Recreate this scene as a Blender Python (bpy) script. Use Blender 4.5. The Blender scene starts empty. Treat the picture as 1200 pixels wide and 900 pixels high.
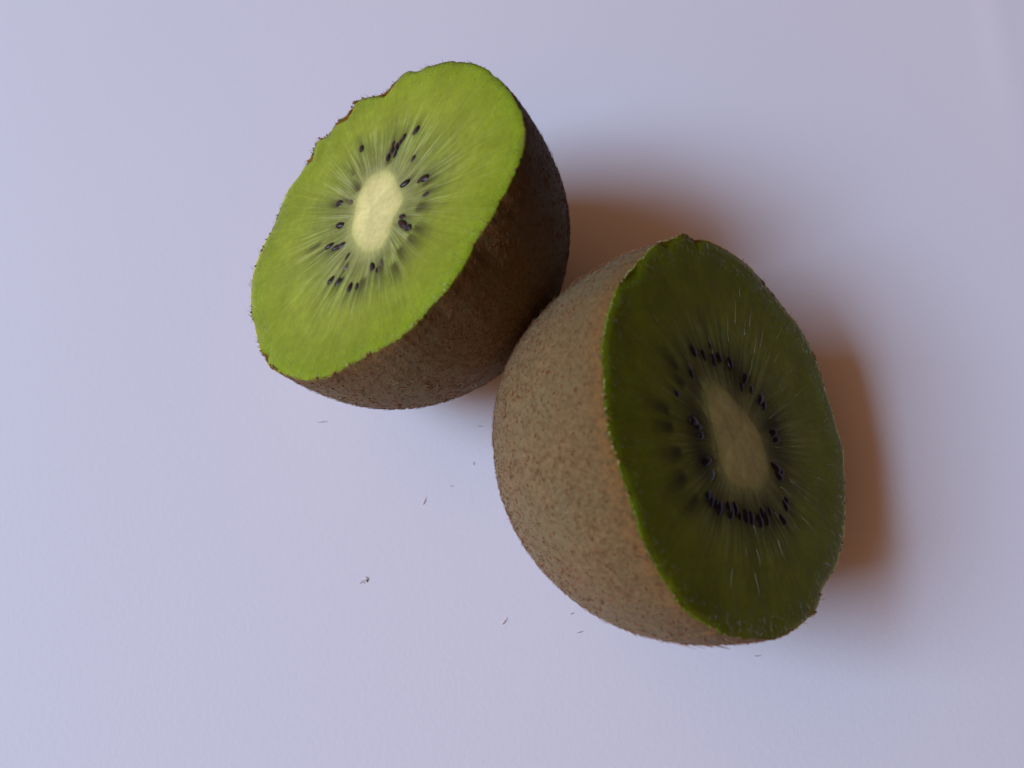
import bpy, math, random
from mathutils import Vector, Matrix, noise

# shapes taken in centimetres: outline radii of each cut face, seed places, core outline, placing
DATA_A = {"cen": [-1.9302, 1.3403, 3.1435], "n": [-0.58501, 0.10604, 0.80407], "p": [3.284, 2.0945, 2.0655, -0.0458, -0.1533, 0.0386, 0.2607, -0.1481], "r": [2.547, 2.538, 2.507, 2.475, 2.455, 2.444, 2.433, 2.426, 2.433, 2.441, 2.449, 2.459, 2.468, 2.463, 2.458, 2.446, 2.434, 2.422, 2.428, 2.435, 2.441, 2.432, 2.416, 2.4, 2.381, 2.361, 2.341, 2.358, 2.377, 2.391, 2.403, 2.414, 2.437, 2.464, 2.487, 2.509, 2.531, 2.545, 2.552, 2.559, 2.556, 2.545, 2.533, 2.52, 2.502, 2.484, 2.467, 2.452, 2.438, 2.424, 2.415, 2.41, 2.405, 2.4, 2.404, 2.409, 2.414, 2.419, 2.424, 2.428, 2.425, 2.422, 2.419, 2.428, 2.438, 2.446, 2.434, 2.427, 2.436, 2.445, 2.427, 2.422, 2.474, 2.526, 2.525, 2.488, 2.433, 2.393, 2.369, 2.405, 2.482, 2.559, 2.627, 2.694, 2.599, 2.597, 2.657, 2.649, 2.586, 2.534, 2.658, 2.703, 2.616, 2.566, 2.529, 2.492, 2.479, 2.498, 2.517, 2.534, 2.52, 2.505, 2.491, 2.473, 2.454, 2.434, 2.449, 2.474, 2.499, 2.522, 2.544, 2.559, 2.559, 2.558, 2.557, 2.555, 2.552, 2.548, 2.545, 2.541, 2.529, 2.514, 2.499, 2.484, 2.483, 2.495, 2.508, 2.52, 2.533, 2.544, 2.555, 2.566, 2.577, 2.576, 2.569, 2.562, 2.555, 2.548, 2.549, 2.552, 2.554, 2.556, 2.554, 2.55], "seeds": [[-1.166, 0.485, 1], [-1.118, 0.265, 1], [-1.01, 0.164, 1], [-0.878, 0.03, 1], [-1.237, -0.658, 1], [-0.804, -0.69, 0.4], [-0.646, 0.586, 0.8], [-0.234, 0.874, 1], [-0.262, 0.571, 1], [-0.123, 0.993, 0.3], [0.061, 1.026, 0.7], [0.438, 0.75, 1.2], [0.303, 0.691, 0.6], [-0.319, -0.79, 1], [-0.263, -0.533, 0.3], [0.11, -0.609, 1], [0.486, -0.46, 1], [0.431, -0.702, 0.9], [0.372, -0.991, 0.2], [0.863, -0.206, 0.4], [1.033, -0.421, 1], [1.114, -0.282, 1], [1.218, 0.027, 1], [1.01, 0.371, 0.9], [0.963, 0.51, 0.3], [0.214, 1.004, 0.3], [-1.093, 0.062, 0.5], [-1.084, 0.22, 1], [-0.954, 0.074, 1], [-0.233, 0.944, 0.9], [0.516, 0.854, 0.9], [0.489, -0.568, 0.7], [1.072, -0.194, 0.6], [1.271, 0.171, 0.5], [1.089, 0.48, 0.7], [0.029, 1.054, 0.4], [-0.878, 0.169, 0.6], [0.702, -0.234, 0.5], [-0.288, -0.842, 0.6]], "sub": [[0.854, 0.835], [0.575, 1.04], [1.073, 0.805], [1.02, 0.52], [0.71, 0.962], [0.258, 0.972], [1.198, 0.26], [-0.459, -0.443], [-0.778, 0.065]], "cc": [0.077, 0.122], "rc": [0.693, 0.737, 0.763, 0.761, 0.729, 0.673, 0.607, 0.546, 0.504, 0.486, 0.488, 0.501, 0.514, 0.517, 0.509, 0.494, 0.48, 0.474, 0.48, 0.498, 0.527, 0.564, 0.608, 0.657, 0.709, 0.759, 0.801, 0.824, 0.824, 0.797, 0.748, 0.686, 0.623, 0.568, 0.529, 0.505, 0.496, 0.495, 0.499, 0.505, 0.51, 0.515, 0.52, 0.527, 0.54, 0.563, 0.598, 0.643]}
DATA_B = {"cen": [2.8525, -1.7994, 3.0622], "n": [0.64706, -0.04286, 0.76123], "p": [3.3819, 2.2178, 2.192, 0.0588, 0.1656, 0.1553, -0.0496, 0.1509], "r": [2.482, 2.487, 2.492, 2.498, 2.503, 2.509, 2.506, 2.499, 2.492, 2.505, 2.542, 2.525, 2.508, 2.502, 2.503, 2.504, 2.505, 2.506, 2.496, 2.481, 2.465, 2.473, 2.48, 2.487, 2.497, 2.508, 2.519, 2.522, 2.522, 2.521, 2.522, 2.522, 2.52, 2.518, 2.516, 2.506, 2.488, 2.473, 2.472, 2.471, 2.472, 2.475, 2.472, 2.459, 2.445, 2.431, 2.426, 2.42, 2.421, 2.423, 2.429, 2.455, 2.481, 2.5, 2.506, 2.513, 2.525, 2.537, 2.55, 2.567, 2.588, 2.596, 2.582, 2.569, 2.553, 2.537, 2.524, 2.519, 2.514, 2.506, 2.495, 2.484, 2.473, 2.466, 2.471, 2.475, 2.479, 2.483, 2.478, 2.473, 2.467, 2.461, 2.456, 2.46, 2.464, 2.469, 2.473, 2.445, 2.415, 2.385, 2.369, 2.39, 2.41, 2.43, 2.451, 2.465, 2.477, 2.49, 2.5, 2.497, 2.495, 2.492, 2.489, 2.486, 2.486, 2.489, 2.492, 2.496, 2.501, 2.513, 2.524, 2.536, 2.542, 2.51, 2.477, 2.462, 2.464, 2.466, 2.467, 2.469, 2.48, 2.494, 2.507, 2.521, 2.535, 2.533, 2.531, 2.529, 2.518, 2.5, 2.483, 2.465, 2.448, 2.438, 2.438, 2.438, 2.438, 2.443, 2.455, 2.467, 2.477, 2.478, 2.479, 2.481], "seeds": [[0.718, 0.94, 1], [0.91, 0.629, 0.8], [0.729, 0.551, 1], [0.825, 0.21, 1.1], [0.665, -0.082, 1.1], [0.596, -0.236, 0.7], [0.516, -0.439, 1.1], [0.102, -0.652, 1], [-0.337, -0.674, 1.1], [-0.439, -0.74, 1], [-0.795, -0.855, 1], [-0.978, -0.747, 1], [-1.056, -0.413, 1], [-1.083, -0.263, 1], [-1.113, -0.101, 1], [-1.021, 0.218, 1], [-1.048, 0.356, 1], [-1.066, 0.602, 0.7], [-0.991, 0.742, 1], [-0.599, 0.758, 0.9], [-0.309, 0.832, 0.8], [-0.172, 0.97, 1], [0.069, 1.245, 0.7], [0.509, 1.068, 0.4], [-0.734, 0.658, 0.4], [-1.117, 0.484, 0.7], [-1.101, 0.132, 0.6], [-0.949, -0.505, 0.6], [-1.105, -0.005, 0.9], [-1.106, 0.318, 0.9], [-0.981, -0.336, 0.8], [-0.711, -0.895, 0.8], [-1.097, 0.531, 0.9], [-0.364, -0.797, 0.8], [0.574, -0.028, 0.8], [0.829, 0.441, 0.8], [0.747, 0.756, 0.7], [0.454, -0.531, 0.8], [-1.039, 0.689, 0.9], [0.045, -0.744, 0.7], [-0.213, 0.876, 0.7], [0.395, 0.983, 0.7]], "sub": [[0.401, 1.3], [-0.358, 1.419], [-0.619, 1.275], [-0.895, 1.207], [-0.177, 1.491], [-1.089, 0.986], [0.226, 1.179]], "cc": [-0.177, 0.124], "rc": [0.545, 0.581, 0.637, 0.708, 0.781, 0.837, 0.861, 0.848, 0.8, 0.734, 0.666, 0.612, 0.578, 0.563, 0.561, 0.567, 0.577, 0.594, 0.619, 0.649, 0.679, 0.701, 0.708, 0.701, 0.686, 0.675, 0.678, 0.699, 0.733, 0.768, 0.793, 0.796, 0.779, 0.747, 0.711, 0.679, 0.654, 0.633, 0.612, 0.588, 0.562, 0.537, 0.519, 0.51, 0.508, 0.511, 0.516, 0.526]}
hairs = [[-3.142, -0.685], [-0.522, -0.759], [-0.624, -1.387], [-0.96, -1.769], [-1.388, -2.006], [-2.254, -3.242], [-0.103, -3.845], [0.916, -3.733], [1.024, -4.004], [3.645, -4.342]]
corners = [[-10.795, 8.708], [10.795, 8.708], [-7.229, -5.831], [7.229, -5.831], [9.859, 6.421]]
cam = [0.3768574975234502, 12.98859691526961]
# ------------------------------------------------------------------ camera, world, lamp, exposure
S = 0.01                                    # the numbers below are centimetres
sc = bpy.context.scene
COL = sc.collection
TILT, DIST = cam
cd = bpy.data.cameras.new('camera'); camo = bpy.data.objects.new('camera', cd); COL.objects.link(camo)
camo.location = (0, -math.sin(TILT)*DIST*S, math.cos(TILT)*DIST*S)
camo.rotation_euler = (TILT, 0, 0)
cd.sensor_width = 36; cd.lens = 27; cd.clip_start = 0.005; cd.clip_end = 50
cd.dof.use_dof = True; cd.dof.focus_distance = 0.112; cd.dof.aperture_fstop = 26
sc.camera = camo

W = bpy.data.worlds.new('World'); sc.world = W; W.use_nodes = True
wb = W.node_tree.nodes['Background']
# a dim brown room; its far side (away from the window, +x) is the darkest
wt = W.node_tree
wx = wt.nodes.new('ShaderNodeSeparateXYZ'); wt.links.new(wt.nodes.new('ShaderNodeTexCoord').outputs['Generated'], wx.inputs[0])
wr = wt.nodes.new('ShaderNodeMapRange'); wm = wt.nodes.new('ShaderNodeMath'); wm.operation = 'MULTIPLY_ADD'; wm.inputs[1].default_value = 0.20
wt.links.new(wx.outputs[1], wm.inputs[0]); wt.links.new(wx.outputs[0], wm.inputs[2]); wt.links.new(wm.outputs[0], wr.inputs[0])
wr.inputs[1].default_value = -1.0; wr.inputs[2].default_value = 0.03; wr.inputs[3].default_value = 6.4; wr.inputs[4].default_value = 0.05
wt.links.new(wr.outputs[0], wb.inputs[1])
wb.inputs[0].default_value = (0.208, 0.099, 0.056, 1)

LEL, LAZ, LD = math.radians(41), math.radians(12), 1.60
ld = bpy.data.lights.new('window_light', 'AREA'); lo = bpy.data.objects.new('window_light', ld); COL.objects.link(lo)
ld.shape = 'RECTANGLE'; ld.size = 0.76; ld.size_y = 0.58
ld.energy = 25.6; ld.color = (0.497, 0.735, 1.13)
lo.location = (-LD*math.cos(LEL)*math.cos(LAZ), -LD*math.cos(LEL)*math.sin(LAZ), LD*math.sin(LEL))
lo.rotation_euler = (-Vector(lo.location)).to_track_quat('-Z', 'Y').to_euler()

vs = sc.view_settings
vs.view_transform = 'Standard'; vs.look = 'None'; vs.exposure = 0; vs.gamma = 1; vs.use_curve_mapping = False
sc.render.engine = 'CYCLES'; sc.cycles.use_denoising = True
sc.cycles.max_bounces = 10; sc.cycles.transmission_bounces = 6; sc.cycles.diffuse_bounces = 6

# ------------------------------------------------------------------ helpers
def tag(o, label=None, cat=None, group=None, kind=None):
    for k, v in (('label', label), ('category', cat), ('group', group), ('kind', kind)):
        if v: o[k] = v
    return o

def mesh(name, V, Fc, mat, smooth=True):
    me = bpy.data.meshes.new(name)
    me.from_pydata([(a*S, b*S, c*S) for a, b, c in V], [], Fc)
    if smooth: me.polygons.foreach_set('use_smooth', [True]*len(me.polygons))
    me.materials.append(mat); me.update()
    return me

def link(name, me, parent=None, M=None):
    o = bpy.data.objects.new(name, me); COL.objects.link(o)
    if parent: o.parent = parent
    if M is not None: o.matrix_local = M
    return o

def attr(me, name, vals):
    a = me.attributes.new(name, 'FLOAT', 'POINT'); a.data.foreach_set('value', list(vals))

class NT:
    def __init__(s, name):
        s.m = bpy.data.materials.new(name); s.m.use_nodes = True
        s.t = s.m.node_tree; s.b = s.t.nodes['Principled BSDF']; s.out = s.t.nodes['Material Output']
    def n(s, ty, ins=None, **kw):
        nd = s.t.nodes.new(ty)
        for k, v in kw.items(): setattr(nd, k, v)
        for k, v in (ins or {}).items(): s.set(nd, k, v)
        return nd
    def set(s, nd, k, v):
        i = nd.inputs[k]
        if isinstance(v, bpy.types.NodeSocket): s.t.links.new(v, i)
        elif isinstance(v, bpy.types.Node): s.t.links.new(v.outputs[0], i)
        else:
            if isinstance(v, tuple) and len(v) == 3 and i.type == 'RGBA': v = v + (1,)
            i.default_value = v
    def P(s, **kw):
        for k, v in kw.items(): s.set(s.b, k.replace('_', ' '), v)
    def math(s, op, a, b=0.0, c=None, clamp=False):
        nd = s.n('ShaderNodeMath', {0: a, 1: b}, operation=op, use_clamp=clamp)
        if c is not None: s.set(nd, 2, c)
        return nd.outputs[0]
    def ramp(s, fac, stops, interp='LINEAR'):
        nd = s.n('ShaderNodeValToRGB', {0: fac}); cr = nd.color_ramp; cr.interpolation = interp
        while len(cr.elements) < len(stops): cr.elements.new(0.5)
        for e, (p, c) in zip(cr.elements, stops):
            e.position = p; e.color = (c if isinstance(c, tuple) else (c, c, c)) + (1,)
        return nd.outputs[0]
    def mix(s, fac, a, b, blend='MIX'):
        nd = s.n('ShaderNodeMix', data_type='RGBA', blend_type=blend)
        s.set(nd, 0, fac); s.set(nd, 6, a); s.set(nd, 7, b)
        return nd.outputs[2]
    def noise(s, vec, scale, detail=4, rough=0.5):
        return s.n('ShaderNodeTexNoise', {'Vector': vec, 'Scale': scale, 'Detail': detail, 'Roughness': rough}).outputs[0]
    def at(s, name): return s.n('ShaderNodeAttribute', attribute_name=name).outputs['Fac']
    def obj(s): return s.n('ShaderNodeTexCoord').outputs['Object']
    def bump(s, h, strength, dist):
        return s.n('ShaderNodeBump', {'Height': h, 'Strength': strength, 'Distance': dist}).outputs[0]

def sstep(a, b, x):
    t = max(0, min(1, (x-a)/(b-a))); return t*t*(3-2*t)

# ------------------------------------------------------------------ materials
def mat_paper():
    k = NT('white_paper'); o = k.obj()
    f = k.noise(o, 1100, 5, 0.7); g = k.noise(o, 30, 3, 0.5)
    c = k.mix(k.math('MULTIPLY', g, 0.35), (0.80, 0.795, 0.80), (0.765, 0.765, 0.785))
    k.P(Base_Color=c, Roughness=0.75, Specular_IOR_Level=0.25, Normal=k.bump(f, 0.19, 0.0002))
    return k.m

def flesh_tree(k, core=False):
    """colour of the cut face, from the attributes t (-1 middle of the core, 0 its edge, 1 the rim), cx, cy (direction), loc (locules, plus shade painted around the core)"""
    t = k.at('t'); o = k.obj()
    # direction coordinates: streaks that run outwards
    cv = k.n('ShaderNodeCombineXYZ', {0: k.math('MULTIPLY', k.at('cx'), 1.0), 1: k.math('MULTIPLY', k.at('cy'), 1.0), 2: k.math('MULTIPLY', t, 0.06)}).outputs[0]
    st = k.noise(cv, 26, 3, 0.55)                 # pale rays / dark gaps
    st2 = k.noise(cv, 60, 3, 0.6)                 # fine fibres
    wob = k.noise(o, 320, 3, 0.5)
    big = k.noise(o, 110, 3, 0.55)
    tt = k.math('ADD', t, k.math('MULTIPLY', k.math('SUBTRACT', st, 0.5), 0.32))
    tt = k.math('ADD', tt, k.math('MULTIPLY', k.math('SUBTRACT', big, 0.5), 0.10))
    tn = k.math('MULTIPLY_ADD', tt, 0.5, 0.5)     # 0..1, core edge at .5
    base = k.ramp(tn, [(0.0, (0.68, 0.67, 0.26)), (0.36, (0.64, 0.62, 0.23)), (0.46, (0.50, 0.52, 0.17)), (0.54, (0.25, 0.29, 0.075)),
                       (0.66, (0.22, 0.285, 0.040)), (0.78, (0.240, 0.305, 0.028)), (0.92, (0.212, 0.285, 0.018)), (1.0, (0.18, 0.275, 0.012))])
    # rays, strongest between the core and half way out
    band = k.ramp(k.math('MULTIPLY_ADD', t, 0.5, 0.5), [(0.47, 0.0), (0.52, 1.0), (0.66, 0.75), (0.77, 0.18), (1.0, 0.02)])
    ray = k.ramp(st, [(0.55, 0.0), (0.61, 1.0)])
    ray2 = k.ramp(st2, [(0.53, 0.0), (0.66, 1.0)])
    rr = k.math('MULTIPLY', k.math('MAXIMUM', ray, k.math('MULTIPLY', ray2, 0.85)), band)
    gap = k.math('MULTIPLY', k.ramp(st, [(0.30, 1.0), (0.50, 0.0)]), band)
    c = k.mix(k.math('MULTIPLY', gap, 0.62), base, (0.105, 0.125, 0.018))
    c = k.mix(k.math('MULTIPLY', rr, 0.50), c, (0.53, 0.57, 0.24))
    lc = k.math('MULTIPLY', k.at('loc_shade'), 0.92, clamp=True)
    c = k.mix(lc, c, (0.052, 0.050, 0.012))
    c = k.mix(0.45, c, k.ramp(st2, [(0.32, 0.90), (0.68, 1.12)]), 'MULTIPLY')
    # mottling of the outer flesh
    m1 = k.ramp(big, [(0.36, 0.86), (0.66, 1.12)])
    c = k.mix(0.8, c, m1, 'MULTIPLY')
    fine = k.ramp(wob, [(0.3, 0.90), (0.72, 1.10)])
    c = k.mix(0.8, c, fine, 'MULTIPLY')
    c = k.mix(0.7, c, k.ramp(k.noise(o, 1000, 3, 0.7), [(0.34, 0.88), (0.68, 1.12)]), 'MULTIPLY')
    # relief
    h = k.math('ADD', k.math('MULTIPLY', rr, 0.5), k.math('MULTIPLY', wob, 0.55))
    h = k.math('ADD', h, k.math('MULTIPLY', k.noise(o, 1500, 3, 0.6), 0.22))
    return c, h, t, o

def mat_flesh(core=False):
    k = NT('kiwi_core' if core else 'kiwi_flesh')
    c, h, t, o = flesh_tree(k, core)
    # juice: glossier, uneven film close to the rim
    wet = k.ramp(t, [(0.80, 0.0), (0.93, 1.0)])
    drop = k.ramp(k.noise(o, 1400, 2, 0.5), [(0.56, 0.0), (0.68, 1.0)])
    hh = k.math('ADD', h, k.math('MULTIPLY', k.math('MULTIPLY', wet, drop), 1.6))
    k.P(Base_Color=c, Roughness=k.math('MULTIPLY_ADD', wet, -0.22, 0.52), Specular_IOR_Level=0.05, Coat_Weight=k.math('MULTIPLY_ADD', k.math('MULTIPLY', wet, drop), 0.9, 0.02), Coat_Roughness=0.16, Coat_Normal=k.bump(k.noise(o, 1300, 3, 0.7), 0.9, 0.0003),
        Subsurface_Weight=(0.0 if core else k.ramp(t, [(0.0, 0.0), (0.22, 1.0)])), Subsurface_Radius=(1.7, 1.1, 0.18), Subsurface_Scale=0.0045,
        Normal=k.bump(hh, 0.55, 0.00025))
    return k.m

def mat_skin():
    k = NT('kiwi_skin'); o = k.obj()
    t = k.at('t')
    big = k.noise(o, 90, 4, 0.6); mid = k.noise(o, 1500, 4, 0.7); fine = k.noise(o, 3000, 3, 0.7)
    c = k.ramp(mid, [(0.28, (0.125, 0.066, 0.017)), (0.50, (0.212, 0.140, 0.046)), (0.75, (0.300, 0.215, 0.088))])
    c = k.mix(k.ramp(big, [(0.40, 0.0), (0.66, 0.55)]), c, (0.185, 0.175, 0.070))
    sp = k.ramp(k.n('ShaderNodeTexVoronoi', {'Vector': o, 'Scale': 900.0, 'Randomness': 1.0}).outputs['Distance'], [(0.12, 1.0), (0.30, 0.0)])
    sel = k.ramp(k.noise(o, 700, 2, 0.5), [(0.48, 0.0), (0.56, 1.0)])
    c = k.mix(k.math('MULTIPLY', k.math('MULTIPLY', sp, sel), 0.35), c, (0.17, 0.050, 0.016))
    rim = k.ramp(t, [(0.0, 1.0), (0.03, 0.6), (0.08, 0.0)])
    c = k.mix(k.math('MULTIPLY', rim, k.ramp(mid, [(0.42, 0.0), (0.58, 0.95)])), c, (0.36, 0.17, 0.035))
    k.P(Base_Color=c, Roughness=0.60, Specular_IOR_Level=0.35, Sheen_Weight=0.12, Sheen_Roughness=0.5, Sheen_Tint=(0.9, 0.75, 0.55),
        Normal=k.bump(k.math('ADD', mid, k.math('MULTIPLY', fine, 0.5)), 0.8, 0.0004))
    tr = k.n('ShaderNodeBsdfTranslucent', {'Color': (0.75, 0.48, 0.06)})
    mx = k.n('ShaderNodeMixShader', {0: k.ramp(t, [(0.0, 0.42), (0.08, 0.26), (0.25, 0.12), (0.5, 0.06)]), 1: k.b, 2: tr})
    k.t.links.new(mx.outputs[0], k.out.inputs[0])
    return k.m

def mat_simple(name, col, rough=0.6, var=None, scale=800, trans=0.0, spec=0.4, sss=0.0, coat=0.0):
    k = NT(name); c = col
    if var: c = k.mix(k.noise(k.obj(), scale, 3), col, var)
    k.P(Base_Color=c, Roughness=rough, Specular_IOR_Level=spec, Coat_Weight=coat, Coat_Roughness=0.08)
    if trans:
        tr = k.n('ShaderNodeBsdfTranslucent', {'Color': c})
        k.t.links.new(k.n('ShaderNodeMixShader', {0: trans, 1: k.b, 2: tr}).outputs[0], k.out.inputs[0])
    return k.m

M_PAPER = mat_paper(); M_FLESH = mat_flesh(); M_CORE = mat_flesh(True); M_SKIN = mat_skin()
M_SEED = mat_simple('kiwi_seed', (0.009, 0.007, 0.007), 0.36, (0.018, 0.010, 0.008), 1500, spec=0.28, coat=0.05)
M_PALESEED = mat_simple('sunken_kiwi_seed', (0.055, 0.055, 0.030), 0.35, (0.085, 0.085, 0.04), 1500, spec=0.4, coat=0.2)
M_HAIR = mat_simple('skin_hair', (0.44, 0.29, 0.115), 0.55, (0.36, 0.20, 0.09), 300, trans=0.25)
M_DARKHAIR = mat_simple('dark_skin_stub', (0.40, 0.090, 0.030), 0.6, (0.11, 0.034, 0.014), 500)
M_FIBRE = mat_simple('flesh_fibre', (0.46, 0.50, 0.22), 0.30, (0.33, 0.38, 0.12), 600, trans=0.3, spec=0.6)
M_RIM = mat_simple('torn_skin', (0.34, 0.21, 0.06), 0.6, (0.22, 0.10, 0.03), 900, trans=0.2)
M_JUICE = mat_simple('juice_bead', (0.40, 0.50, 0.10), 0.10, spec=0.8, coat=1.0)
M_GLINTFIBRE = mat_simple('glint_fibre', (0.62, 0.64, 0.45), 0.25, (0.45, 0.48, 0.25), 600, trans=0.2, spec=0.8)  # glints put into a paler fibre colour, for the shaded half
M_CRUMB = mat_simple('fallen_hair', (0.62, 0.50, 0.40), 0.6, (0.42, 0.28, 0.18), 2000, trans=0.2)

# ------------------------------------------------------------------ the paper
def build_paper():
    V, Fc = [], []; nx, ny = 150, 120; LX, LY = 29.7, 21.0; x0, y0 = -14.6, -9.4
    for j in range(ny+1):
        for i in range(nx+1):
            x = x0+LX*i/nx; y = y0+LY*j/ny
            z = 0.05*noise.noise(Vector((x*0.11, y*0.11, 3)))
            # faint vertical buckle towards the upper right corner of the sheet
            z += 0.016*math.exp(-((x-9.9-0.10*(y-6))/0.35)**2)*sstep(3.5, 8, y)
            r = math.hypot(x/7.5, y/6.5)
            V.append((x, y, z*sstep(0.75, 1.5, r)-0.003*0))
    n1 = len(V)
    V += [(a, b, c-0.03) for a, b, c in V]
    idx = lambda i, j: j*(nx+1)+i
    for j in range(ny):
        for i in range(nx):
            a, b, c, d = idx(i, j), idx(i+1, j), idx(i+1, j+1), idx(i, j+1)
            Fc += [(a, b, c, d), (d+n1, c+n1, b+n1, a+n1)]
    ring = [idx(i, 0) for i in range(nx)]+[idx(nx, j) for j in range(ny)]+[idx(i, ny) for i in range(nx, 0, -1)]+[idx(0, j) for j in range(ny, 0, -1)]
    for a, b in zip(ring, ring[1:]+ring[:1]): Fc.append((a, a+n1, b+n1, b))
    o = link('paper', mesh('paper', V, Fc, M_PAPER)); o.data.shade_smooth() if False else None
    tag(o, 'smooth plain white sheet of paper under the two kiwi halves', kind='structure')
    # the table top under the sheet
    k = NT('wooden_table_top'); ob = k.obj()
    g = k.noise(k.n('ShaderNodeMapping', {'Vector': ob, 'Scale': (2, 30, 2)}).outputs[0], 8, 6, 0.6)
    k.P(Base_Color=k.ramp(g, [(0.3, (0.16, 0.075, 0.035)), (0.7, (0.30, 0.16, 0.08))]), Roughness=0.45)
    H = 0.045
    V = [(-70, -50, -H), (70, -50, -H), (70, 50, -H), (-70, 50, -H), (-70, -50, -2.5), (70, -50, -2.5), (70, 50, -2.5), (-70, 50, -2.5)]
    me = mesh('table_top', V, [(0, 1, 2, 3), (7, 6, 5, 4), (0, 4, 5, 1), (1, 5, 6, 2), (2, 6, 7, 3), (3, 7, 4, 0)], k.m, False)
    tag(link('table_top', me), 'brown wooden table top under the white paper', kind='structure')
build_paper()

# ------------------------------------------------------------------ a half kiwi
def lerp_tab(tab, th):
    n = len(tab); u = (th/(2*math.pi)) % 1.0*n; i = int(u) % n; f = u-int(u)
    return tab[i]*(1-f)+tab[(i+1) % n]*f
def smooth_tab(tab, k):
    import numpy as np
    f = np.fft.rfft(tab); f[k+1:] = 0; return list(np.fft.irfft(f, len(tab)))

def strand(V, Fc, pts, r0, r1, sides=3):
    """tapered little tube along pts"""
    n0 = len(V); n = len(pts)
    for i, p in enumerate(pts):
        d = (pts[min(i+1, n-1)]-pts[max(i-1, 0)]).normalized()
        a = d.orthogonal().normalized(); b = d.cross(a); r = r0+(r1-r0)*i/(n-1)
        for s in range(sides):
            w = 2*math.pi*s/sides; q = p+(a*math.cos(w)+b*math.sin(w))*r; V.append((q.x, q.y, q.z))
    for i in range(n-1):
        for s in range(sides):
            a = n0+i*sides+s; b = n0+i*sides+(s+1) % sides; Fc.append((a, b, b+sides, a+sides))
    Fc.append(tuple(n0+s for s in range(sides))[::-1]); e = n0+(n-1)*sides; Fc.append(tuple(e+s for s in range(sides)))

def seed_mesh(mat, name):
    """teardrop seed, point on -x, 1 cm long before scaling"""
    V, Fc = [], []; nu, nv = 14, 12
    V.append((-0.5, 0, 0))
    for i in range(1, nu):
        u = i/nu; x = -0.5*math.cos(math.pi*u); w = math.sin(math.pi*u)**0.8*(0.72+0.28*sstep(0, .7, u))*0.5
        for j in range(nv):
            a = 2*math.pi*j/nv; V.append((x, w*math.cos(a), w*math.sin(a)*0.9))
    V.append((0.5, 0, 0)); L = len(V)-1
    for j in range(nv):
        Fc.append((0, 1+(j+1) % nv, 1+j)); Fc.append((L, 1+(nu-2)*nv+j, 1+(nu-2)*nv+(j+1) % nv))
    for i in range(nu-2):
        for j in range(nv):
            a = 1+i*nv+j; b = 1+i*nv+(j+1) % nv; Fc.append((a, b, b+nv, a+nv))
    return mesh(name, V, Fc, mat)
SEED = seed_mesh(M_SEED, 'seed'); PALE = seed_mesh(M_PALESEED, 'sunken_seed')

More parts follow.
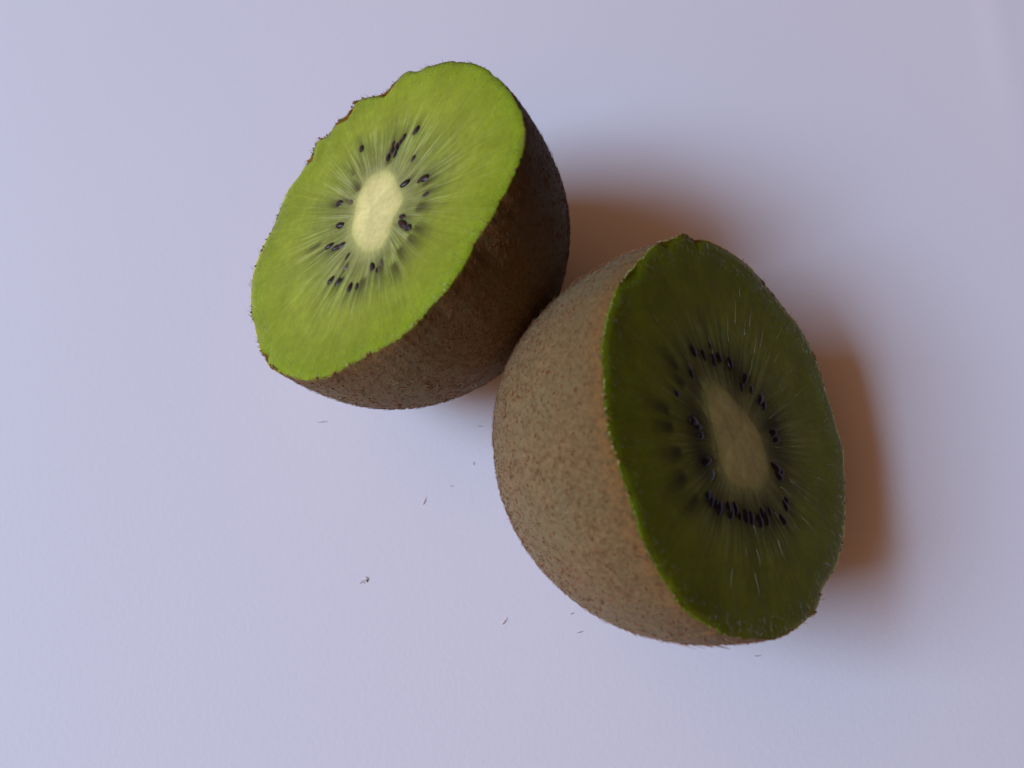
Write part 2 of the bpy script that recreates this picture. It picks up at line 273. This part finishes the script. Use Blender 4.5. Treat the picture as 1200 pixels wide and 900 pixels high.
def make_half(D, label, seed, notches, nhair, glint, crumbs, wets, nubs):
    rnd = random.Random(seed)
    L, ea, eb, s1, s2, k0, k1, k2 = D['p']
    r_raw = D['r']; r_sm = smooth_tab(r_raw, 4); rc = D['rc']; cx, cy = D['cc']
    n = Vector(D['n']).normalized(); e1 = Vector((0, 0, 1)).cross(n).normalized(); e2 = n.cross(e1)
    cen = Vector(D['cen'])
    R3 = Matrix((e1, e2, n)).transposed()
    def prof(s): return (1-s**ea)**(1/eb)*(1+k0*s*(1-s))
    def off(s): u = s*(1-s); return s1*s*s+k1*u, s2*s*s+k2*u
    NZ = lambda x, y, z: noise.noise(Vector((x, y, z+seed*7.3)))
    def rim_jag(th):
        X, Y = math.cos(th), math.sin(th)
        j = 0.015*NZ(X*14, Y*14, 1)+0.013*NZ(X*40, Y*40, 2)+0.006*NZ(X*95, Y*95, 4)
        for a, w, d in notches:
            dd = (th-a+math.pi) % (2*math.pi)-math.pi; j -= d*math.exp(-(dd/w)**2)
        return j
    def skin_r(th, s):
        a = lerp_tab(r_raw, th); b = lerp_tab(r_sm, th); w = math.exp(-s*L/0.45)
        return ((a+rim_jag(th))*w+b*(1-w))
    def skin_p(th, s, inset=0.0):
        c, sn = math.cos(th), math.sin(th); r = skin_r(th, s)*prof(s); ox, oy = off(s)
        p = Vector((r*c+ox, r*sn+oy, -s*L))
        d = Vector((c*prof(s), sn*prof(s), -s)).normalized()
        h = 0.020*NZ(p.x*0.9, p.y*0.9, p.z*0.9)+0.006*NZ(p.x*4, p.y*4, p.z*4)+0.004*NZ(p.x*13, p.y*13, p.z*13)
        return p+d*((h*sstep(0, .05, s))-inset), d
    # lowest point -> base of the thing
    low = min((cen+R3 @ skin_p(2*math.pi*i/72, s/40)[0] for i in range(72) for s in range(40)), key=lambda v: v.z)
    cen = cen-Vector((0, 0, low.z-0.002))
    root = bpy.data.objects.new('kiwi_half', None); COL.objects.link(root); root.empty_display_size = 0.01
    base = Vector((low.x, low.y, 0)); root.location = base*S
    tag(root, label, 'kiwi', 'two halves of one cut kiwi')
    ML = Matrix.Translation((cen-base)*S) @ R3.to_4x4()

    # ---- skin
    NA, NS = 480, 120
    V, Fc, T = [], [], []
    lip = []
    SS = [0.0]+[math.sin(math.pi/2*(i/NS))**1.0 for i in range(1, NS)]
    # lip: skin thickness turned in at the cut
    for i in range(NA):
        th = 2*math.pi*i/NA; p, d = skin_p(th, 0.0, 0.022); p.z = -0.030; V.append(tuple(p)); T.append(0.0)
    for i in range(NA):
        th = 2*math.pi*i/NA; p, d = skin_p(th, 0.0, 0.008); p.z = -0.020+0.020*NZ(math.cos(th)*60, math.sin(th)*60, 9); V.append(tuple(p)); T.append(0.0)
    for s in SS:
        for i in range(NA):
            p, d = skin_p(2*math.pi*i/NA, s)
            if s == 0: p.z = -0.026
            V.append(tuple(p)); T.append(s*L/4)
    rows = 2+NS
    for j in range(rows-1):
        for i in range(NA):
            a = j*NA+i; b = j*NA+(i+1) % NA; Fc.append((a, a+NA, b+NA, b))
    ox, oy = off(1.0); V.append((ox, oy, -L)); T.append(1.0); e = len(V)-1
    for i in range(NA): Fc.append(((rows-1)*NA+i, e, (rows-1)*NA+(i+1) % NA))
    me = mesh('skin', V, Fc, M_SKIN); attr(me, 't', T); link('skin', me, root, ML)

    # ---- flesh: cut face (finely divided) closed by the inside of the skin
    NA = 720
    def rcore(th):
        return lerp_tab(rc, th)*(0.90 if glint else 0.97)
    def core_pt(th, k=1.0): r = rcore(th)*k; return cx+r*math.cos(th), cy+r*math.sin(th)
    locs = []
    for x, y, w in D['seeds']: locs.append((x, y, 0.055, 0.22+0.1*rnd.random(), 0.75 if w > .35 else .9))
    for x, y in D['sub']: locs.append((x, y, 0.085, 0.30, 0.95))
    LD_ = []
    for x, y, w, l, s in locs:
        dx, dy = x-cx, y-cy; q = math.hypot(dx, dy); LD_.append((x, y, dx/q, dy/q, w, l, s))
    def locv(x, y):
        v = 0.0
        for lx, ly, dx, dy, w, l, s in LD_:
            a = (x-lx)*dx+(y-ly)*dy
            if a < -0.15 or a > 1.1: continue
            b = -(x-lx)*dy+(y-ly)*dx
            ll = l if a > 0 else 0.07; ww = w*(1+max(a, 0)*0.9)
            v = max(v, s*math.exp(-(a/ll)**2-(b/ww)**2))
        return v
    def ringv(th, t): return (0.85 if glint else 0.28)*(0.75+0.6*NZ(math.cos(th)*3, math.sin(th)*3, 20))*math.exp(-((t-.17)/.15)**2)  # dark locule ring; on the shaded half extra shade is painted into it
    V, Fc, T, CXs, CYs, LO = [], [], [], [], [], []
    tin = [-1+0.999*i/8 for i in range(8)]        # under the core plug
    tout = [0.0]+[((i/84)**0.95) for i in range(1, 85)]
    def face_z(x, y, t, th):
        z = 0.010*NZ(x*1.3, y*1.3, 5)+0.006*NZ(x*5, y*5, 6)
        st = NZ(math.cos(th)*11, math.sin(th)*11, t*0.7)
        z += 0.009*st*math.exp(-((t-.22)/.25)**2) if t > 0 else 0
        z -= 0.010*math.exp(-((t-.10)/.12)**2)
        z -= 0.018*sstep(0.93, 1.0, t)**2
        for a, w, d in notches:                   # torn places slope away from the cut
            dd = (th-a+math.pi) % (2*math.pi)-math.pi; z -= (0.04+d)*math.exp(-(dd/(w*1.4))**2)*sstep(0.90, 1.0, t)
        return z
    for t in tin+tout:
        for i in range(NA):
            th = 2*math.pi*i/NA; C, Sn = math.cos(th), math.sin(th)
            a = core_pt(th)
            if t < 0: x = cx+(a[0]-cx)*(1+t); y = cy+(a[1]-cy)*(1+t); z = -0.05*sstep(0, -0.2, t)-0.004 if t > -0.0005 else -0.06
            else:
                rr = skin_r(th, 0)+0.003; b = (rr*C, rr*Sn)
                x = a[0]+(b[0]-a[0])*t; y = a[1]+(b[1]-a[1])*t; z = face_z(x, y, t, th)
            V.append((x, y, z)); T.append(t); CXs.append(C); CYs.append(Sn); LO.append(max(locv(x, y), ringv(th, t)) if t > -.1 else 0)
    nd = 36
    for j in range(1, nd):
        s = 0.012+0.986*math.sin(math.pi/2*j/nd)
        for i in range(NA):
            p, d = skin_p(2*math.pi*i/NA, s, 0.035); V.append(tuple(p)); T.append(0.95); th = 2*math.pi*i/NA
            CXs.append(math.cos(th)); CYs.append(math.sin(th)); LO.append(0)
    rows = len(V)//NA
    for j in range(rows-1):
        for i in range(NA):
            a = j*NA+i; b = j*NA+(i+1) % NA; Fc.append((a, a+NA, b+NA, b))
    V.append((cx, cy, -0.06)); V.append((off(1)[0], off(1)[1], -L+0.035))
    for _ in range(2): T.append(0.9); CXs.append(0); CYs.append(0); LO.append(0)
    e = len(V)-2
    for i in range(NA): Fc.append((e, i, (i+1) % NA)); Fc.append((e+1, (rows-1)*NA+(i+1) % NA, (rows-1)*NA+i))
    me = mesh('flesh', V, Fc, M_FLESH)
    for nm, v in (('t', T), ('cx', CXs), ('cy', CYs), ('loc_shade', LO)): attr(me, nm, v)
    flesh = link('flesh', me, root, ML)

    # ---- core: a pale plug, a hair proud of the cut with a toothed edge
    V, Fc, T, CXs, CYs, LO = [], [], [], [], [], []
    NC = 480
    ks = [i/34 for i in range(1, 35)]
    EXT = 1.16                                   # the plug runs on a little under the first flesh; same colours there
    def tooth(th): return 1+0.055*NZ(math.cos(th)*9, math.sin(th)*9, 11)+0.05*NZ(math.cos(th)*26, math.sin(th)*26, 12)
    for kk in ks:
        for i in range(NC):
            th = 2*math.pi*i/NC; ke = kk*tooth(th)*EXT; x, y = core_pt(th, ke)
            if ke <= 1: t = ke-1
            else:
                a = core_pt(th); b = skin_r(th, 0)-.010
                t = math.hypot(x-a[0], y-a[1])/math.hypot(b*math.cos(th)-a[0], b*math.sin(th)-a[1])
            z = face_z(x, y, max(t, 0), th)+0.010*(1-sstep(.4, 1, kk))+0.0025-0.005*sstep(.9, 1, kk)+0.003*NZ(x*14, y*14, 8)*(1-kk)
            V.append((x, y, z)); T.append(t); CXs.append(math.cos(th)); CYs.append(math.sin(th)); LO.append(max(locv(x, y), ringv(th, t))*sstep(-.1, 0, t) if t > -.1 else 0)
    for j in range(1, 12):
        f = math.cos(math.pi/2*j/12)
        for i in range(NC):
            th = 2*math.pi*i/NC; x, y = core_pt(th, f*tooth(th)*EXT)
            V.append((x, y, -0.02-1.5*math.sin(math.pi/2*j/12))); T.append(-0.05); CXs.append(math.cos(th)); CYs.append(math.sin(th)); LO.append(0)
    rows = len(V)//NC
    for j in range(rows-1):
        for i in range(NC):
            a = j*NC+i; b = j*NC+(i+1) % NC; Fc.append((a, a+NC, b+NC, b))
    V += [(cx, cy, V[0][2]), (cx, cy, -1.52)]; T += [-1, -.5]; CXs += [0, 0]; CYs += [0, 0]; LO += [0, 0]; e = len(V)-2
    for i in range(NC): Fc.append((e, i, (i+1) % NC)); Fc.append((e+1, (rows-1)*NC+(i+1) % NC, (rows-1)*NC+i))
    me = mesh('core', V, Fc, M_CORE)
    for nm, v in (('t', T), ('cx', CXs), ('cy', CYs), ('loc_shade', LO)): attr(me, nm, v)
    link('core', me, root, ML)

    # ---- seeds
    for x, y, w in D['seeds']:
        a = math.atan2(y-cy, x-cx)+rnd.uniform(-.25, .25)
        pale = w < 0.5; sz = (0.180 if w >= .9 else 0.155)*rnd.uniform(.88, 1.1)*(1.15 if w > 1.05 else 1)
        sz *= 1.12 if glint else 1.0; m = link('seed', PALE if pale else SEED, root)
        zz = face_z(x, y, 0.15, math.atan2(y-cy, x-cx))
        m.matrix_local = ML @ Matrix.Translation((x*S, y*S, (zz-(0.022 if pale else (0.012 if w > .85 else 0.018))+0.004)*S)) @ Matrix.Rotation(a, 4, 'Z') @ Matrix.Rotation(rnd.uniform(-.25, .25), 4, 'Y') @ Matrix.Diagonal((sz, sz*rnd.uniform(.52, .66), sz*rnd.uniform(.38, .46), 1))
        if pale: m['label'] = 'greyish seed showing dimly just under the flesh'

    # ---- fine fibres lying on the cut face; paler on the shaded half as painted glints
    V, Fc = [], []
    for _ in range(60 if glint else 30):
        th = rnd.uniform(0, 2*math.pi)
        if glint: th = rnd.choice([rnd.gauss(-0.6, .7), rnd.gauss(-1.5, .6), rnd.uniform(0, 6.3)])
        t0 = rnd.uniform(.08, .85); ln = rnd.uniform(.05, .28)*(1.15-t0); pts = []
        bend = rnd.uniform(-.10, .10)*ln*3; n_ = 6
        for i in range(n_):
            f = i/(n_-1); t = min(.97, t0+ln*f); u = th+bend*(f-.5)**2+.004*math.sin(f*5+th*9)
            a = core_pt(u); rr = skin_r(u, 0)-.022; x = a[0]+(rr*math.cos(u)-a[0])*t; y = a[1]+(rr*math.sin(u)-a[1])*t
            pts.append(Vector((x, y, face_z(x, y, t, u)+0.0025)))
        strand(V, Fc, pts, rnd.uniform(.0018, .0036), .001, 4)
    tag(link('flesh_fibre', mesh('flesh_fibre', V, Fc, M_GLINTFIBRE if glint else M_FIBRE), root, ML), kind='stuff')

    # ---- hairs and stubs of the skin
    def tuft(name, N, mat, lmin, lmax, rad, lift, near=None):
        V, Fc = [], []
        for _ in range(N):
            s = rnd.random()**(1.5 if near else 0.85)*(near or 0.985); s = max(0.2 if name == 'long_hair' else 0.004, min(.985, s))
            th = rnd.uniform(0, 2*math.pi); p, d = skin_p(th, s)
            tan = Vector((-math.sin(th), math.cos(th), 0)); mer = d.cross(tan).normalized()
            w = rnd.gauss(0, 0.9); dr = (mer*math.cos(w)+tan*math.sin(w)); l = rnd.uniform(lmin, lmax)*(1.7 if s > .2 and rnd.random() < .04 else 1)
            up = lift*rnd.uniform(.1, 1.0)*(1 if s > .08 or near else .3); cur = rnd.uniform(-.5, .5); sd = dr.cross(d)
            r = rad*rnd.uniform(.7, 1.3)
            pts = [p-d*0.003]
            for i in (1, 2, 3):
                f = i/3; pts.append(p+dr*(l*f)+d*(0.003+l*up*f*(1-.45*f))+sd*(cur*l*f*f))
            strand(V, Fc, pts, r, r*.35)
        tag(link(name, mesh(name, V, Fc, mat), root, ML), kind='stuff')
    tuft('skin_hair', nhair, M_HAIR, .035, .10, .0036, .30)
    tuft('long_hair', 220, M_HAIR, .10, .18, .0048, .20)
    tuft('rim_hair', 220, M_CRUMB, .012, .032, .0026, .5, near=.04)
    tuft('hair_stub', 4600, M_DARKHAIR, .012, .055, .0074, .12)
    # crumbs of torn skin along the cut, and beads of juice
    def lump(V, Fc, p, r, flat, rough):
        n0 = len(V); nu, nv = 4, 6; ph = rnd.random()*9
        V.append(tuple(p+Vector((0, 0, r*flat))))
        for i in range(1, nu):
            for j in range(nv):
                a = 2*math.pi*j/nv; w = r*math.sin(math.pi*i/nu)*(1+rough*noise.noise(Vector((math.cos(a)*2+ph, math.sin(a)*2, i))))
                V.append((p.x+w*math.cos(a), p.y+w*math.sin(a), p.z+r*flat*math.cos(math.pi*i/nu)))
        V.append(tuple(p-Vector((0, 0, r*flat)))); e = len(V)-1
        for j in range(nv):
            Fc.append((n0, n0+1+j, n0+1+(j+1) % nv)); Fc.append((e, n0+1+(nu-2)*nv+(j+1) % nv, n0+1+(nu-2)*nv+j))
        for i in range(nu-2):
            for j in range(nv):
                a = n0+1+i*nv+j; b = n0+1+i*nv+(j+1) % nv; Fc.append((a, a+nv, b+nv, b))
    V, Fc = [], []
    for _ in range(120):
        th = rnd.choice([rnd.uniform(0, 6.283), rnd.choice(crumbs)+rnd.gauss(0, .12)]); p, d = skin_p(th, 0.0, rnd.uniform(.0, .014)); p.z = rnd.uniform(-.045, -.008)
        lump(V, Fc, p, rnd.choice([.005, .008, .012, .017])*rnd.uniform(.8, 1.3), rnd.uniform(.6, 1.3), 1.2)
    for a_ in nubs:
        for q in range(10 if not glint else 5):
            p, d = skin_p(a_+rnd.gauss(0, .03), 0.0, rnd.uniform(.004, .04)); p.z = rnd.uniform(-.03, .012); lump(V, Fc, p, rnd.uniform(.010, .024), .8, 1.2)
    tag(link('torn_skin', mesh('torn_skin', V, Fc, M_RIM), root, ML), kind='stuff')
    V, Fc = [], []
    for _ in range(150):
        th = rnd.choice(wets)+rnd.gauss(0, .38); t = 1-abs(rnd.gauss(0, .03))-.004; r = (skin_r(th, 0)-.012)*t
        z = face_z(0, 0, t, th)+.002
        if glint: r = skin_r(th, 0)+rnd.uniform(-.008, .006); z = -abs(rnd.gauss(0, .02))
        lump(V, Fc, Vector((r*math.cos(th), r*math.sin(th), z)), rnd.uniform(.004, .011), .8, .3)
    tag(link('juice_bead', mesh('juice_bead', V, Fc, M_JUICE), root, ML), kind='stuff')
    return root

make_half(DATA_A, 'bright green kiwi half at the upper left, its lit cut face turned up and left', 3,
          [(-2.55, .05, .03), (-2.93, .05, .04), (-2.22, .025, .02), (-.62, .03, .015)], 9500, False, [-2.55, -2.93, -2.3, -.7, -.3, -1.2, -1.6, .3], [.5, .9, 1.2, .1], [-2.64, -2.38, -.45])
make_half(DATA_B, 'shaded kiwi half at the lower right, dark cut face right and lit brown skin left', 8,
          [(.62, .03, .02), (1.0, .06, .015), (.34, .015, .02)], 9500, True, [1.2, 1.6, 2.0, .4, 2.4, -2.5], [1.6, 1.9, .9, 1.2], [.42])

# ------------------------------------------------------------------ loose hairs on the paper
def fallen(i, label, ang, ln, curve, branch=False):
    x, y = hairs[i]; V, Fc = [], []; rnd = random.Random(50+i)
    def st(x0, y0, a, l, c, r):
        pts = []
        for k in range(7):
            f = k/6; aa = a+c*(f-.5); pts.append(Vector((x0+math.cos(aa)*l*(f-.5), y0+math.sin(aa)*l*(f-.5), .008+.012*math.sin(f*3.1)*l/.2)))
        strand(V, Fc, pts, r, r*.45, 5)
    st(0, 0, ang, ln, curve*.5, .0040)
    if not branch: st(-.018*math.cos(ang), -.018*math.sin(ang)+.004, ang+.12, ln*.45, .3, .0050)
    if branch: st(.03, .02, ang+1.4, ln*.7, .8, .006); st(-.04, -.03, ang-.5, ln*.6, -1, .005); st(0.03, 0.0, ang+.3, ln*.35, .2, .012)
    o = link('kiwi_hair', mesh('kiwi_hair', V, Fc, M_CRUMB)); o.location = (x*S, y*S, 0)
    tag(o, label, 'kiwi hair', 'loose kiwi hairs on the paper')
fallen(0, 'short level brown hair on the paper just below the upper left kiwi half', .12, .17, .5)
fallen(1, 'faint short hair on the paper in the gap below where the halves meet', .05, .09, .3)
fallen(2, 'pale tiny hair on the paper left of the lower right half, above the brown speck', 1.5, .05, .3)
fallen(3, 'tiny brown speck of hair on the paper, upper one of the middle pair', .1, .05, .2)
fallen(4, 'short upright brown hair on the paper, lower one of the middle pair', 1.25, .13, .5)
fallen(5, 'reddish brown forked tangle of hair on the bare paper at lower left', .5, .14, 1.2, True)
fallen(6, 'thin slanted hair on the paper, farthest left of the three beneath the skin side', .95, .13, .6)
fallen(7, 'short slanted hair on the paper closest to the brown skin of the lower half', .4, .07, .4)
fallen(8, 'light brown slanted hair on the paper, lowest of the three beneath the skin side', .3, .11, .5)
fallen(9, 'faint dark hair on the paper directly below the dark cut face', .1, .10, .9)
